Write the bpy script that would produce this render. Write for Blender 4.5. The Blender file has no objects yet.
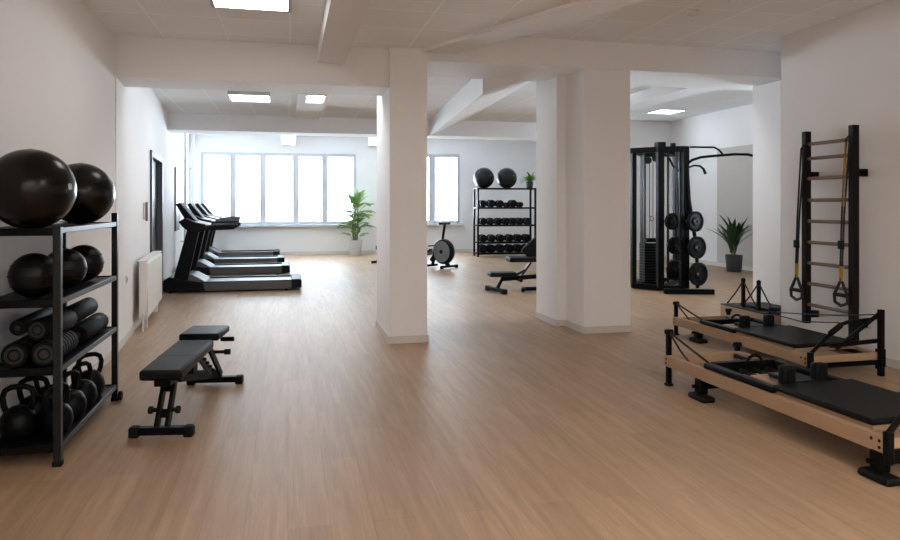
import bpy, bmesh, math, random
from mathutils import Vector, Matrix, Euler
random.seed(7)
SC = bpy.context.scene
COL = SC.collection
PI = math.pi

# ------------------------------------------------------------------ camera, world, lights, exposure
F_PX, EYE = 700.0, 1.45
YAW = math.atan(162 / F_PX)
cd = bpy.data.cameras.new('camera'); cam = bpy.data.objects.new('camera', cd); COL.objects.link(cam)
cam.location = (0, 0, EYE); cam.rotation_euler = (PI / 2, 0, -YAW)
cd.sensor_width = 36; cd.lens = 36 * F_PX / 900; cd.shift_y = (204 - 270) / 900; cd.clip_start = 0.05
SC.camera = cam
SC.view_settings.view_transform = 'Standard'; SC.view_settings.look = 'None'
SC.view_settings.gamma = 1.0; SC.view_settings.use_curve_mapping = False
SC.view_settings.exposure = 0.6
SC.cycles.use_denoising = True
SC.cycles.max_bounces = 10; SC.cycles.diffuse_bounces = 7; SC.cycles.glossy_bounces = 4
SC.cycles.transparent_max_bounces = 12
SC.cycles.sample_clamp_indirect = 6
SC.cycles.caustics_reflective = False; SC.cycles.caustics_refractive = False

W = bpy.data.worlds.new('overcast_sky'); SC.world = W; W.use_nodes = True
WB = W.node_tree.nodes['Background']; WB.inputs['Color'].default_value = (0.77, 0.885, 1, 1); WB.inputs['Strength'].default_value = 16.0
# hazy sky above, brighter lower half added below the horizon to light the ceilings
_n, _l = W.node_tree.nodes, W.node_tree.links
_tc = _n.new('ShaderNodeTexCoord'); _sx = _n.new('ShaderNodeSeparateXYZ'); _l.new(_tc.outputs['Generated'], _sx.inputs[0])
_mr = _n.new('ShaderNodeMapRange'); _mr.inputs['From Min'].default_value = -0.06; _mr.inputs['From Max'].default_value = 0.03
_mr.inputs['To Min'].default_value = 40.0; _mr.inputs['To Max'].default_value = 9.0      # added lower glow, sky brightness
_l.new(_sx.outputs['Z'], _mr.inputs['Value']); _l.new(_mr.outputs[0], WB.inputs['Strength'])
PANEL_NEAR, PANEL_REAR, PANEL_FAR, PANEL_BAY = 6.0, 21.0, 9.0, 4.5         # strength of the ceiling light panels, seen and added
PANEL_TINT = (1, 0.955, 0.91)
for (wx, wy, wz, ww, wh, wr) in ((-0.22, 20.66, 1.9, 4.3, 2.1, 0), (3.95, 20.66, 1.9, 2.2, 2.1, 0), (10.0, 9.6, 1.35, 1.6, 1.1, -1)):   # portals that guide sky light through the windows
    l = bpy.data.lights.new('window_portal', 'AREA'); l.shape = 'RECTANGLE'; l.size = ww; l.size_y = wh; l.cycles.is_portal = True
    o = bpy.data.objects.new('window_portal', l); COL.objects.link(o); o.location = (wx, wy, wz); o.rotation_euler = (-PI / 2, 0, wr * PI / 2)

# ------------------------------------------------------------------ pixel helpers (900x540 frame)
S_, C_ = math.sin(YAW), math.cos(YAW)
def ray(x, y):
    u = (x - 450) / F_PX
    return Vector((S_ + u * C_, C_ - u * S_, (204 - y) / F_PX))
def flo(x, y, z=0.0):
    a = ray(x, y); t = (z - EYE) / a.z
    return Vector((a.x * t, a.y * t, z))
def onY(x, y, Y):
    a = ray(x, y); t = Y / a.y
    return Vector((a.x * t, Y, a.z * t + EYE))
def onX(x, y, X):
    a = ray(x, y); t = X / a.x
    return Vector((X, a.y * t, a.z * t + EYE))

# ------------------------------------------------------------------ materials
def mat(name, col, rough=0.5, metal=0.0, noise=0.0, nscale=30.0, bump=0.0, coat=0.0, spec=0.5, emit=None, estr=0.0, stretch=None, bscale=None):
    m = bpy.data.materials.new(name); m.use_nodes = True
    nt = m.node_tree; b = nt.nodes['Principled BSDF']
    b.inputs['Base Color'].default_value = (*col, 1); b.inputs['Roughness'].default_value = rough
    b.inputs['Metallic'].default_value = metal; b.inputs['Coat Weight'].default_value = coat
    b.inputs['Specular IOR Level'].default_value = spec
    if emit: b.inputs['Emission Color'].default_value = (*emit, 1); b.inputs['Emission Strength'].default_value = estr
    if noise or bump:
        tc = nt.nodes.new('ShaderNodeTexCoord'); mp = nt.nodes.new('ShaderNodeMapping')
        nt.links.new(tc.outputs['Object'], mp.inputs['Vector'])
        if stretch: mp.inputs['Scale'].default_value = stretch
        n = nt.nodes.new('ShaderNodeTexNoise'); n.inputs['Scale'].default_value = nscale; n.inputs['Detail'].default_value = 5
        nt.links.new(mp.outputs['Vector'], n.inputs['Vector'])
        if noise:
            mx = nt.nodes.new('ShaderNodeMix'); mx.data_type = 'RGBA'
            mx.inputs[6].default_value = (*[max(0, c * (1 - noise)) for c in col], 1)
            mx.inputs[7].default_value = (*[min(1, c * (1 + noise)) for c in col], 1)
            nt.links.new(n.outputs['Fac'], mx.inputs[0]); nt.links.new(mx.outputs[2], b.inputs['Base Color'])
        if bump:
            n2 = n
            if bscale:
                n2 = nt.nodes.new('ShaderNodeTexNoise'); n2.inputs['Scale'].default_value = bscale
                nt.links.new(tc.outputs['Object'], n2.inputs['Vector'])
            bp = nt.nodes.new('ShaderNodeBump'); bp.inputs['Strength'].default_value = bump; bp.inputs['Distance'].default_value = 0.01
            nt.links.new(n2.outputs['Fac'], bp.inputs['Height']); nt.links.new(bp.outputs['Normal'], b.inputs['Normal'])
    return m

def floor_mat():
    m = bpy.data.materials.new('oak_planks'); m.use_nodes = True
    nt = m.node_tree; N = nt.nodes; L = nt.links; b = N['Principled BSDF']
    tc = N.new('ShaderNodeTexCoord'); mp = N.new('ShaderNodeMapping'); mp.inputs['Rotation'].default_value = (0, 0, PI / 2)
    L.new(tc.outputs['Object'], mp.inputs['Vector'])
    br = N.new('ShaderNodeTexBrick'); br.offset = 0.37; br.inputs['Scale'].default_value = 1.0
    br.inputs['Brick Width'].default_value = 1.35; br.inputs['Row Height'].default_value = 0.19
    br.inputs['Mortar Size'].default_value = 0.0014; br.inputs['Mortar Smooth'].default_value = 0.3; br.inputs['Bias'].default_value = 0.0
    br.inputs['Color1'].default_value = (0.35, 0.235, 0.147, 1); br.inputs['Color2'].default_value = (0.40, 0.272, 0.172, 1); br.inputs['Mortar'].default_value = (0.25, 0.168, 0.103, 1)
    L.new(mp.outputs['Vector'], br.inputs['Vector'])
    g = N.new('ShaderNodeMapping'); g.inputs['Scale'].default_value = (9, 0.55, 1); L.new(tc.outputs['Object'], g.inputs['Vector'])
    n = N.new('ShaderNodeTexNoise'); n.inputs['Scale'].default_value = 2.2; n.inputs['Detail'].default_value = 8; n.inputs['Roughness'].default_value = 0.65
    n.inputs['Distortion'].default_value = 0.6; L.new(g.outputs['Vector'], n.inputs['Vector'])
    cr = N.new('ShaderNodeValToRGB'); cr.color_ramp.elements[0].position = 0.32; cr.color_ramp.elements[0].color = (0.8, 0.77, 0.74, 1)
    cr.color_ramp.elements[1].position = 0.68; cr.color_ramp.elements[1].color = (1.08, 1.08, 1.08, 1)
    L.new(n.outputs['Fac'], cr.inputs['Fac'])
    g2 = N.new('ShaderNodeMapping'); g2.inputs['Scale'].default_value = (60, 2.0, 1); L.new(tc.outputs['Object'], g2.inputs['Vector'])
    n2 = N.new('ShaderNodeTexNoise'); n2.inputs['Scale'].default_value = 2.0; n2.inputs['Detail'].default_value = 4; L.new(g2.outputs['Vector'], n2.inputs['Vector'])
    cr2 = N.new('ShaderNodeValToRGB'); cr2.color_ramp.elements[0].position = 0.3; cr2.color_ramp.elements[0].color = (0.9, 0.89, 0.88, 1); cr2.color_ramp.elements[1].position = 0.6
    L.new(n2.outputs['Fac'], cr2.inputs['Fac'])
    m1 = N.new('ShaderNodeMix'); m1.data_type = 'RGBA'; m1.blend_type = 'MULTIPLY'; m1.inputs[0].default_value = 1
    m2 = N.new('ShaderNodeMix'); m2.data_type = 'RGBA'; m2.blend_type = 'MULTIPLY'; m2.inputs[0].default_value = 1
    L.new(br.outputs['Color'], m1.inputs[6]); L.new(cr.outputs['Color'], m1.inputs[7])
    L.new(m1.outputs[2], m2.inputs[6]); L.new(cr2.outputs['Color'], m2.inputs[7])
    L.new(m2.outputs[2], b.inputs['Base Color'])
    b.inputs['Roughness'].default_value = 0.43; b.inputs['Specular IOR Level'].default_value = 0.36
    bp = N.new('ShaderNodeBump'); bp.inputs['Strength'].default_value = 0.05; bp.inputs['Distance'].default_value = 0.004
    L.new(n2.outputs['Fac'], bp.inputs['Height']); L.new(bp.outputs['Normal'], b.inputs['Normal'])
    return m

def ceiling_mat():
    m = bpy.data.materials.new('ceiling_tiles'); m.use_nodes = True
    nt = m.node_tree; N = nt.nodes; L = nt.links; b = N['Principled BSDF']
    tc = N.new('ShaderNodeTexCoord'); mp = N.new('ShaderNodeMapping'); mp.inputs['Location'].default_value = (-0.02, 0.17, 0)
    L.new(tc.outputs['Object'], mp.inputs['Vector'])
    br = N.new('ShaderNodeTexBrick'); br.offset = 0.0; br.inputs['Scale'].default_value = 1
    br.inputs['Brick Width'].default_value = 0.6; br.inputs['Row Height'].default_value = 0.6
    br.inputs['Mortar Size'].default_value = 0.011; br.inputs['Mortar Smooth'].default_value = 0.2
    br.inputs['Color1'].default_value = (0.83, 0.855, 0.88, 1); br.inputs['Color2'].default_value = (0.86, 0.88, 0.905, 1); br.inputs['Mortar'].default_value = (0.96, 0.97, 0.98, 1)
    L.new(mp.outputs['Vector'], br.inputs['Vector']); L.new(br.outputs['Color'], b.inputs['Base Color'])
    bp = N.new('ShaderNodeBump'); bp.inputs['Strength'].default_value = 0.4; bp.inputs['Distance'].default_value = 0.006
    L.new(br.outputs['Fac'], bp.inputs['Height']); L.new(bp.outputs['Normal'], b.inputs['Normal'])
    b.inputs['Roughness'].default_value = 0.9
    return m

def pane_mat():
    m = bpy.data.materials.new('window_glass'); m.use_nodes = True
    nt = m.node_tree; N = nt.nodes; L = nt.links
    for n in list(N):
        if n.type != 'OUTPUT_MATERIAL': N.remove(n)
    t = N.new('ShaderNodeBsdfTransparent'); t.inputs['Color'].default_value = (0.97, 0.98, 0.98, 1)
    g = N.new('ShaderNodeBsdfGlossy'); g.inputs['Roughness'].default_value = 0.02
    x = N.new('ShaderNodeMixShader'); x.inputs[0].default_value = 0.06
    L.new(t.outputs[0], x.inputs[1]); L.new(g.outputs[0], x.inputs[2]); L.new(x.outputs[0], N['Material Output'].inputs['Surface'])
    return m

M = dict(
    wall=mat('white_wall_paint', (0.78, 0.77, 0.765), 0.85, noise=0.02, nscale=1.3, bump=0.08, bscale=140),
    ceil=ceiling_mat(), floor=floor_mat(), glass=pane_mat(),
    beam=mat('white_beam_paint', (0.82, 0.825, 0.835), 0.85, noise=0.015, nscale=2, bump=0.05, bscale=120),
    fceil=mat('dimmed_far_ceiling', (0.5, 0.51, 0.52), 0.9, noise=0.03, nscale=2),  # tile ceiling greyed to cut the bounce light at the window end
    panel=mat('recess_shade_beige', (0.5, 0.46, 0.43), 0.7, noise=0.03, nscale=4),  # shade of the recess put into the paint
    skirt=mat('skirting', (0.62, 0.585, 0.545), 0.55, noise=0.03, nscale=8),
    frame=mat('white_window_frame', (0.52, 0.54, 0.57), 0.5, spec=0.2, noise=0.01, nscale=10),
    door=mat('charcoal_door', (0.022, 0.023, 0.026), 0.5, spec=0.3, noise=0.1, nscale=12),
    dframe=mat('grey_door_frame', (0.10, 0.10, 0.105), 0.5, spec=0.3, noise=0.05, nscale=12),
    rad=mat('white_radiator_enamel', (0.76, 0.745, 0.72), 0.35, noise=0.02, nscale=12),
    plastic=mat('white_plastic', (0.72, 0.71, 0.7), 0.35, noise=0.02, nscale=20),
    pdark=mat('grey_plastic', (0.16, 0.16, 0.165), 0.4, noise=0.05, nscale=20),
    bmetal=mat('black_powder_coat', (0.003, 0.003, 0.0033), 0.42, spec=0.1, noise=0.2, nscale=60, bump=0.05),
    gmetal=mat('dark_grey_metal', (0.007, 0.0075, 0.0085), 0.36, spec=0.28, noise=0.12, nscale=40),
    steel=mat('brushed_steel', (0.2, 0.2, 0.205), 0.35, metal=0.9, noise=0.08, nscale=50, stretch=(1, 1, 12)),
    rubber=mat('black_rubber', (0.006, 0.006, 0.006), 0.6, spec=0.14, noise=0.2, nscale=70, bump=0.08),
    pad=mat('black_leatherette', (0.005, 0.0055, 0.006), 0.42, spec=0.14, noise=0.15, nscale=120, bump=0.12),
    rpad=mat('charcoal_leatherette', (0.006, 0.006, 0.006), 0.5, spec=0.12, noise=0.12, nscale=120, bump=0.1),
    ball=mat('glossy_black_vinyl', (0.0035, 0.003, 0.0025), 0.25, spec=0.22, noise=0.1, nscale=20),
    fball=mat('dark_grey_vinyl', (0.009, 0.009, 0.0095), 0.33, spec=0.25, noise=0.1, nscale=20),
    mball=mat('black_grained_rubber', (0.004, 0.0038, 0.0038), 0.38, spec=0.2, noise=0.15, nscale=80, bump=0.1),
    foam=mat('charcoal_foam', (0.0035, 0.0037, 0.004), 0.6, spec=0.1, noise=0.2, nscale=90, bump=0.1),
    foamend=mat('foam_core_grey', (0.007, 0.0068, 0.006), 0.6, noise=0.2, nscale=60),
    iron=mat('black_cast_iron', (0.003, 0.003, 0.0033), 0.4, spec=0.12, noise=0.25, nscale=60, bump=0.1),
    mark=mat('pale_print', (0.45, 0.45, 0.45), 0.5, noise=0.05, nscale=20),
    tdeck=mat('treadmill_side_grey', (0.075, 0.072, 0.07), 0.4, metal=0.2, noise=0.06, nscale=14),
    tbelt=mat('treadmill_belt', (0.05, 0.053, 0.06), 0.4, noise=0.1, nscale=60),
    plate=mat('grey_vent_plastic', (0.2, 0.205, 0.21), 0.5, noise=0.05, nscale=20),
    tblack=mat('treadmill_black_plastic', (0.005, 0.0055, 0.0066), 0.42, spec=0.15, noise=0.1, nscale=40),
    tgrey=mat('treadmill_grey_plastic', (0.11, 0.113, 0.12), 0.45, spec=0.3, noise=0.05, nscale=20),
    screen=mat('black_screen', (0.01, 0.011, 0.013), 0.55, spec=0.15, noise=0.05, nscale=10),
    oak=mat('light_beech', (0.36, 0.235, 0.14), 0.5, noise=0.16, nscale=6, stretch=(14, 1, 14)),
    oakx=mat('light_beech_crosswise', (0.36, 0.235, 0.14), 0.5, noise=0.16, nscale=6, stretch=(1, 14, 14)),
    dwood=mat('dark_walnut', (0.009, 0.006, 0.0045), 0.5, spec=0.15, noise=0.25, nscale=8, stretch=(14, 14, 1)),
    rung=mat('ash_rung', (0.17, 0.108, 0.06), 0.5, noise=0.2, nscale=8, stretch=(14, 1, 14)),
    web=mat('black_webbing', (0.012, 0.012, 0.012), 0.7, noise=0.2, nscale=100),
    yellow=mat('yellow_webbing', (0.50, 0.31, 0.045), 0.65, noise=0.12, nscale=60),
    leaf=mat('palm_leaf', (0.15, 0.27, 0.055), 0.45, noise=0.45, nscale=7),
    dleaf=mat('dark_strap_leaf', (0.022, 0.055, 0.018), 0.4, noise=0.4, nscale=7),
    stem=mat('plant_stem', (0.12, 0.115, 0.045), 0.6, noise=0.3, nscale=20),
    soil=mat('potting_soil', (0.03, 0.022, 0.016), 0.9, noise=0.4, nscale=60, bump=0.4),
    potw=mat('pale_grey_pot', (0.52, 0.52, 0.52), 0.5, noise=0.06, nscale=20),
    potd=mat('charcoal_pot', (0.035, 0.037, 0.042), 0.5, noise=0.1, nscale=30),
    curtain=mat('pale_curtain_fabric', (0.66, 0.69, 0.74), 0.8, noise=0.03, nscale=20),
    lampn=mat('light_diffuser', (0.9, 0.9, 0.88), 0.5, emit=PANEL_TINT, estr=PANEL_NEAR),
    lampf=mat('far_light_diffuser', (0.9, 0.9, 0.9), 0.5, emit=(0.96, 0.98, 1), estr=PANEL_FAR),
    lampr=mat('added_rear_diffuser', (0.9, 0.9, 0.88), 0.5, emit=PANEL_TINT, estr=PANEL_REAR),
    lampm=mat('added_middle_diffuser', (0.9, 0.9, 0.9), 0.5, emit=(0.96, 0.98, 1), estr=22.0),
    lampb=mat('bay_light_diffuser', (0.9, 0.9, 0.9), 0.5, emit=(0.84, 0.92, 1), estr=PANEL_BAY),
)

# ------------------------------------------------------------------ mesh builder
class MB:
    def __init__(s): s.bm = bmesh.new()
    def _xf(s, vs, mx):
        bmesh.ops.transform(s.bm, matrix=mx, verts=vs)
    def box(s, lo, hi):
        r = bmesh.ops.create_cube(s.bm, size=1)
        c = [(a + b) / 2 for a, b in zip(lo, hi)]; d = [abs(b - a) for a, b in zip(lo, hi)]
        s._xf(r['verts'], Matrix.Translation(c) @ Matrix.Diagonal((*d, 1))); return s
    def bar(s, p, q, w, h=None, up=(0, 0, 1), ext=0.0):
        p, q = Vector(p), Vector(q); h = h or w
        d = q - p; L = d.length; z = d.normalized(); u = Vector(up)
        if abs(z.dot(u)) > 0.99: u = Vector((0, 1, 0))
        x = u.cross(z).normalized(); y = z.cross(x)
        mx = Matrix((x, y, z)).transposed().to_4x4(); mx.translation = (p + q) / 2
        r = bmesh.ops.create_cube(s.bm, size=1)
        s._xf(r['verts'], mx @ Matrix.Diagonal((w, h, L + 2 * ext, 1))); return s
    def cyl(s, p, q, r, r2=None, seg=16):
        p, q = Vector(p), Vector(q); d = q - p
        a = bmesh.ops.create_cone(s.bm, cap_ends=True, segments=seg, radius1=r, radius2=r if r2 is None else r2, depth=d.length)
        mx = d.to_track_quat('Z', 'Y').to_matrix().to_4x4(); mx.translation = (p + q) / 2
        s._xf(a['verts'], mx); return s
    def sphere(s, c, r, seg=32, rings=20, scale=(1, 1, 1)):
        a = bmesh.ops.create_uvsphere(s.bm, u_segments=seg, v_segments=rings, radius=r)
        s._xf(a['verts'], Matrix.Translation(c) @ Matrix.Diagonal((*scale, 1))); return s
    def tube(s, pts, r, seg=8, closed=False, flat=None):
        pts = [Vector(p) for p in pts]; n = len(pts); rings = []
        prev = None
        for i, p in enumerate(pts):
            if closed: t = (pts[(i + 1) % n] - pts[i - 1])
            else: t = pts[min(i + 1, n - 1)] - pts[max(i - 1, 0)]
            t.normalize()
            if prev is None:
                u = Vector((0, 0, 1)) if abs(t.z) < 0.9 else Vector((0, 1, 0))
                x = u.cross(t).normalized()
            else:
                x = prev - t * prev.dot(t); x.normalize()
            prev = x; y = t.cross(x)
            rr = r[i] if isinstance(r, (list, tuple)) else r
            fl = flat or 1
            rings.append([s.bm.verts.new(p + x * rr * math.cos(2 * PI * k / seg) + y * rr * fl * math.sin(2 * PI * k / seg)) for k in range(seg)])
        m = n if closed else n - 1
        for i in range(m):
            a, b = rings[i], rings[(i + 1) % n]
            for k in range(seg): s.bm.faces.new((a[k], a[(k + 1) % seg], b[(k + 1) % seg], b[k]))
        if not closed:
            s.bm.faces.new(rings[0][::-1]); s.bm.faces.new(rings[-1])
        return s
    def lathe(s, prof, c=(0, 0, 0), axis=(0, 0, 1), seg=28, closed=False):
        mx = Vector(axis).to_track_quat('Z', 'Y').to_matrix().to_4x4(); mx.translation = c
        rings = []
        for r, z in prof:
            if r < 1e-6: rings.append([s.bm.verts.new(mx @ Vector((0, 0, z)))])
            else: rings.append([s.bm.verts.new(mx @ Vector((r * math.cos(2 * PI * k / seg), r * math.sin(2 * PI * k / seg), z))) for k in range(seg)])
        prs = list(zip(rings[:-1], rings[1:]))
        if closed: prs.append((rings[-1], rings[0]))
        for a, b in prs:
            for k in range(seg):
                k2 = (k + 1) % seg
                if len(a) == 1 and len(b) == 1: continue
                if len(a) == 1: s.bm.faces.new((a[0], b[k2], b[k]))
                elif len(b) == 1: s.bm.faces.new((a[k], a[k2], b[0]))
                else: s.bm.faces.new((a[k], a[k2], b[k2], b[k]))
        return s
    def prism(s, poly, axis, a, b):
        # poly of 2D points in the plane normal to axis, extruded from a to b
        def P(u, v, w):
            return {'x': (w, u, v), 'y': (u, w, v), 'z': (u, v, w)}[axis]
        A = [s.bm.verts.new(P(u, v, a)) for u, v in poly]; B = [s.bm.verts.new(P(u, v, b)) for u, v in poly]
        n = len(poly)
        s.bm.faces.new(A[::-1]); s.bm.faces.new(B)
        for i in range(n): s.bm.faces.new((A[i], A[(i + 1) % n], B[(i + 1) % n], B[i]))
        return s
    def hull(s, lo, hi):
        A = [s.bm.verts.new(p) for p in lo]; B = [s.bm.verts.new(p) for p in hi]; n = len(lo)
        s.bm.faces.new(A[::-1]); s.bm.faces.new(B)
        for i in range(n): s.bm.faces.new((A[i], A[(i + 1) % n], B[(i + 1) % n], B[i]))
        return s
    def build(s, name, m, parent=None, bevel=0.0, seg=2, ang=38, loc=None):
        bmesh.ops.recalc_face_normals(s.bm, faces=s.bm.faces)
        me = bpy.data.meshes.new(name); s.bm.to_mesh(me); s.bm.free()
        me.materials.append(m)
        for p in me.polygons: p.use_smooth = True
        me.set_sharp_from_angle(angle=math.radians(ang))
        o = bpy.data.objects.new(name, me); COL.objects.link(o)
        if parent: o.parent = parent
        if loc is not None: o.location = loc
        if bevel:
            b = o.modifiers.new('bevel', 'BEVEL'); b.width = bevel; b.segments = seg; b.limit_method = 'ANGLE'; b.angle_limit = math.radians(40)
            b.harden_normals = False
        return o

def tag(o, label=None, cat=None, group=None, kind=None):
    if label: o['label'] = label
    if cat: o['category'] = cat
    if group: o['group'] = group
    if kind: o['kind'] = kind
    return o
def thing(name, label, cat, loc=(0, 0, 0), rz=0.0, group=None):
    o = bpy.data.objects.new(name, None); COL.objects.link(o); o.empty_display_size = 0.1
    o.location = loc; o.rotation_euler = (0, 0, rz)
    return tag(o, label, cat, group)
def dup(root, loc, rz=None, label=None, group=None, scale=None):
    kids = {}
    for o in COL.objects:
        if o.parent: kids.setdefault(o.parent.name, []).append(o)
    def cp(o, parent):
        c = o.copy(); COL.objects.link(c)
        if parent: c.parent = parent
        for ch in kids.get(o.name, []): cp(ch, c)
        return c
    r = cp(root, None); r.location = loc
    if rz is not None: r.rotation_euler = (0, 0, rz)
    if label: r['label'] = label
    if group: r['group'] = group
    if scale: r.scale = scale
    return r
def struct(name, mb, m, label=None, bevel=0.0, parent=None):
    o = mb.build(name, m, parent, bevel=bevel)
    if not parent: tag(o, label, name.split('_')[0], kind='structure')
    return o

# ------------------------------------------------------------------ the setting
def wl(y):                                    # x of the left wall past the beam, which splays outwards
    return -1.615 - 0.08 * (y - 7.3)
struct('floor', MB().box((-4, -4.2, -0.12), (11.5, 21.2, 0)), M['floor'], 'light oak plank floor running through the whole gym')
# left walls (with a door opening in the splayed one)
struct('wall_left', MB().box((-1.87, -4.2, 0), (-1.62, 7.3, 3.6)), M['wall'], 'white left wall of the near room behind the storage rack')
D0, D1, DH = 10.42, 12.0, 2.15
def splay(y0, y1, z0, z1, t=0.25):
    return MB().hull([(wl(y0), y0, z0), (wl(y1), y1, z0), (wl(y1) - t, y1, z0), (wl(y0) - t, y0, z0)], [(wl(y0), y0, z1), (wl(y1), y1, z1), (wl(y1) - t, y1, z1), (wl(y0) - t, y0, z1)])
sw = splay(7.3, D0, 0, 3.7)
for a in ((D0, D1, DH, 3.7), (D1, 20.75, 0, 3.7)):
    sw.hull([(wl(a[0]), a[0], a[2]), (wl(a[1]), a[1], a[2]), (wl(a[1]) - .25, a[1], a[2]), (wl(a[0]) - .25, a[0], a[2])], [(wl(a[0]), a[0], a[3]), (wl(a[1]), a[1], a[3]), (wl(a[1]) - .25, a[1], a[3]), (wl(a[0]) - .25, a[0], a[3])])
struct('wall_left_far', sw, M['wall'], 'white splayed left wall with radiator and dark door, past the beam')
struct('wall_right', MB().box((5.235, -4.2, 0), (5.8, 6.62, 3.6)), M['wall'], 'white right wall carrying the stall bars')
struct('wall_rear', MB().box((-1.85, -4.4, 0), (5.8, -4.2, 3.6)), M['wall'], 'white wall at the near end of the room')
struct('wall_right_stub', MB().box((5.8, 7.34, 0), (6.3, 7.86, 2.95)), M['wall'], 'white pilaster under the right end of the front beam')
struct('wall_passage', MB().box((6.3, 5.9, 0), (6.45, 7.86, 3.6)).box((5.8, 5.9, 0), (6.3, 6.05, 3.6)), M['wall'], 'white wall closing the recess beyond the right wall')
struct('wall_passage_far', MB().box((6.45, 7.7, 0), (10.1, 7.86, 3.8)), M['wall'], 'white wall on the near side of the cable machine area')
# back wall with two window openings
WB0, WT = 0.86, 2.9
bw = MB()
for (x0, x1, z0, z1) in ((-3.4, -2.36, 0, 3.8), (-2.36, 1.93, 0, WB0), (-2.36, 1.93, WT, 3.8), (1.93, 2.95, 0, 3.8), (2.95, 5.05, 0, WB0), (2.95, 5.05, WT + 0.04, 3.8), (5.05, 8.75, 0, 3.8)):
    bw.box((x0, 20.5, z0), (x1, 20.75, z1))
struct('wall_back', bw, M['wall'], 'white back wall with the two wide windows')
struct('wall_back_side', MB().box((8.6, 16.7, 0), (8.75, 20.5, 3.8)), M['wall'], 'white return wall hidden behind the right column')
struct('wall_back_right', MB().box((8.6, 16.6, 0), (10.1, 16.75, 3.8)), M['wall'], 'white back wall behind the cable machine')
fr = MB()
fr.box((9.8, 14.54, 0), (10.1, 16.6, 3.8)).box((9.8, 12.6, 0), (10.1, 14.54, 3.8)).box((9.8, 7.86, 0), (10.1, 8.8, 3.8)).box((9.8, 10.4, 0), (10.1, 12.6, 3.8)).box((9.8, 8.8, 0), (10.1, 10.4, .8)).box((9.8, 8.8, 1.9), (10.1, 10.4, 3.8))
struct('wall_far_right', fr, M['wall'], 'white far right wall behind the dark potted plant')
struct('wall_panel', MB().box((9.775, 12.5, 0.0), (9.8, 14.54, 2.74)), M['panel'], 'tall beige panel painted as a shaded recess behind the dark potted plant')  # flat panel whose darker beige stands in for recess shade

# ceilings
c = MB()
DG0, DG1 = Vector((1.43, 7.25)), Vector((2.376, 5.121)); dd = (DG1 - DG0)
e0 = DG0 + dd * ((-4.2 - 7.25) / dd.y)
c.prism([(-1.7, 7.4), (DG0.x, 7.4), (DG0.x, DG0.y), (e0.x, e0.y), (-1.7, -4.2)], 'z', 3.08, 3.3)
struct('ceiling', c, M['ceil'], 'white tiled ceiling over the left of the near room')
c = MB(); c.prism([(DG0.x, 7.4), (6.5, 7.4), (6.5, -4.2), (e0.x, -4.2), (DG0.x, DG0.y)], 'z', 3.275, 3.4)
struct('ceiling_right', c, M['ceil'], 'slightly higher white tiled ceiling over the right of the near room')
c = MB(); c.prism([(1.36, 7.25), (1.75, 7.25), (1.75 + dd.x * 5.2, 7.25 + dd.y * 5.2), (1.36 + dd.x * 5.2, 7.25 + dd.y * 5.2)], 'z', 3.045, 3.3)
struct('trim_1', c, M['beam'], 'shallow diagonal beam on the near ceiling running from the left column')
c = MB(); c.prism([(-3.3, 7.5), (3.4, 7.5), (5.5, 13.5), (-3.3, 13.5)], 'z', 3.08, 3.3)
c.prism([(3.3, 7.5), (3.4, 7.5), (5.5, 13.5), (5.4, 13.5)], 'z', 3.1, 3.8)
struct('ceiling_middle', c, M['ceil'], 'white tiled ceiling between the two cross beams')
struct('ceiling_far', MB().box((-3.4, 13.4, 3.5), (5.6, 20.7, 3.7)), M['fceil'], 'ceiling over the window end, greyed to cut bounce light')
c = MB(); c.prism([(3.4, 7.5), (10.1, 7.5), (10.1, 20.7), (5.5, 20.7), (5.5, 13.5)], 'z', 3.62, 3.8)
struct('ceiling_far_right', c, M['ceil'], 'white ceiling over the cable machine area')

# beams and columns
struct('beam_front_left', MB().box((-1.75, 7.3, 2.675), (1.1, 7.9, 3.4)), M['beam'], 'deep white cross beam between left wall and left column')
struct('beam_front_right', MB().box((1.3, 7.27, 2.965), (6.4, 8.2, 3.7)), M['beam'], 'shallow white cross beam from left column to the right wall')
struct('beam_far', MB().box((-2.4, 13.3, 2.775), (5.6, 13.9, 3.75)), M['beam'], 'white cross beam in front of the windows')
struct('beam_along_near', MB().box((0.298, -4.2, 2.9), (0.575, 7.35, 3.2)), M['beam'], 'white beam running along the near ceiling')
struct('beam_along_middle', MB().box((0.14, 10.25, 3.03), (0.56, 13.4, 3.2)), M['beam'], 'short white beam beyond the small light panel')
c = MB(); c.hull([(2.68, 13.4, 2.775), (3.38, 13.4, 3.085), (3.38, 13.4, 3.3), (2.68, 13.4, 3.3)], [(2.28, 8.1, 2.775), (3.12, 8.1, 3.085), (3.12, 8.1, 3.3), (2.28, 8.1, 3.3)])
struct('beam_haunch', c, M['beam'], 'white beam with sloping underside between the cross beams')
struct('beam_along_right', MB().box((6.62, 8.1, 3.42), (7.15, 16.65, 3.7)), M['beam'], 'white beam on the ceiling over the cable machine')
struct('beam_window_left', MB().box((-0.166, 13.8, 3.13), (0.195, 20.55, 3.55)), M['beam'], 'short white beam reaching the back wall above the wide window')
struct('beam_window_right', MB().box((2.28, 13.8, 3.15), (2.6, 20.55, 3.55)), M['beam'], 'white beam reaching the back wall between the windows')
struct('column_left', MB().box((1.03, 7.22, 0), (1.425, 8.3, 3.4)), M['beam'], 'white rectangular column in the middle of the room')
struct('column_right', MB().box((3.225, 7.29, 0), (3.79, 7.8, 3.4)), M['beam'], 'wide white column right of centre')
struct('column_rear', MB().box((3.105, 7.8, 0), (3.7, 8.5, 3.4)), M['beam'], 'white column stub joined behind the wide right column')
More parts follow.
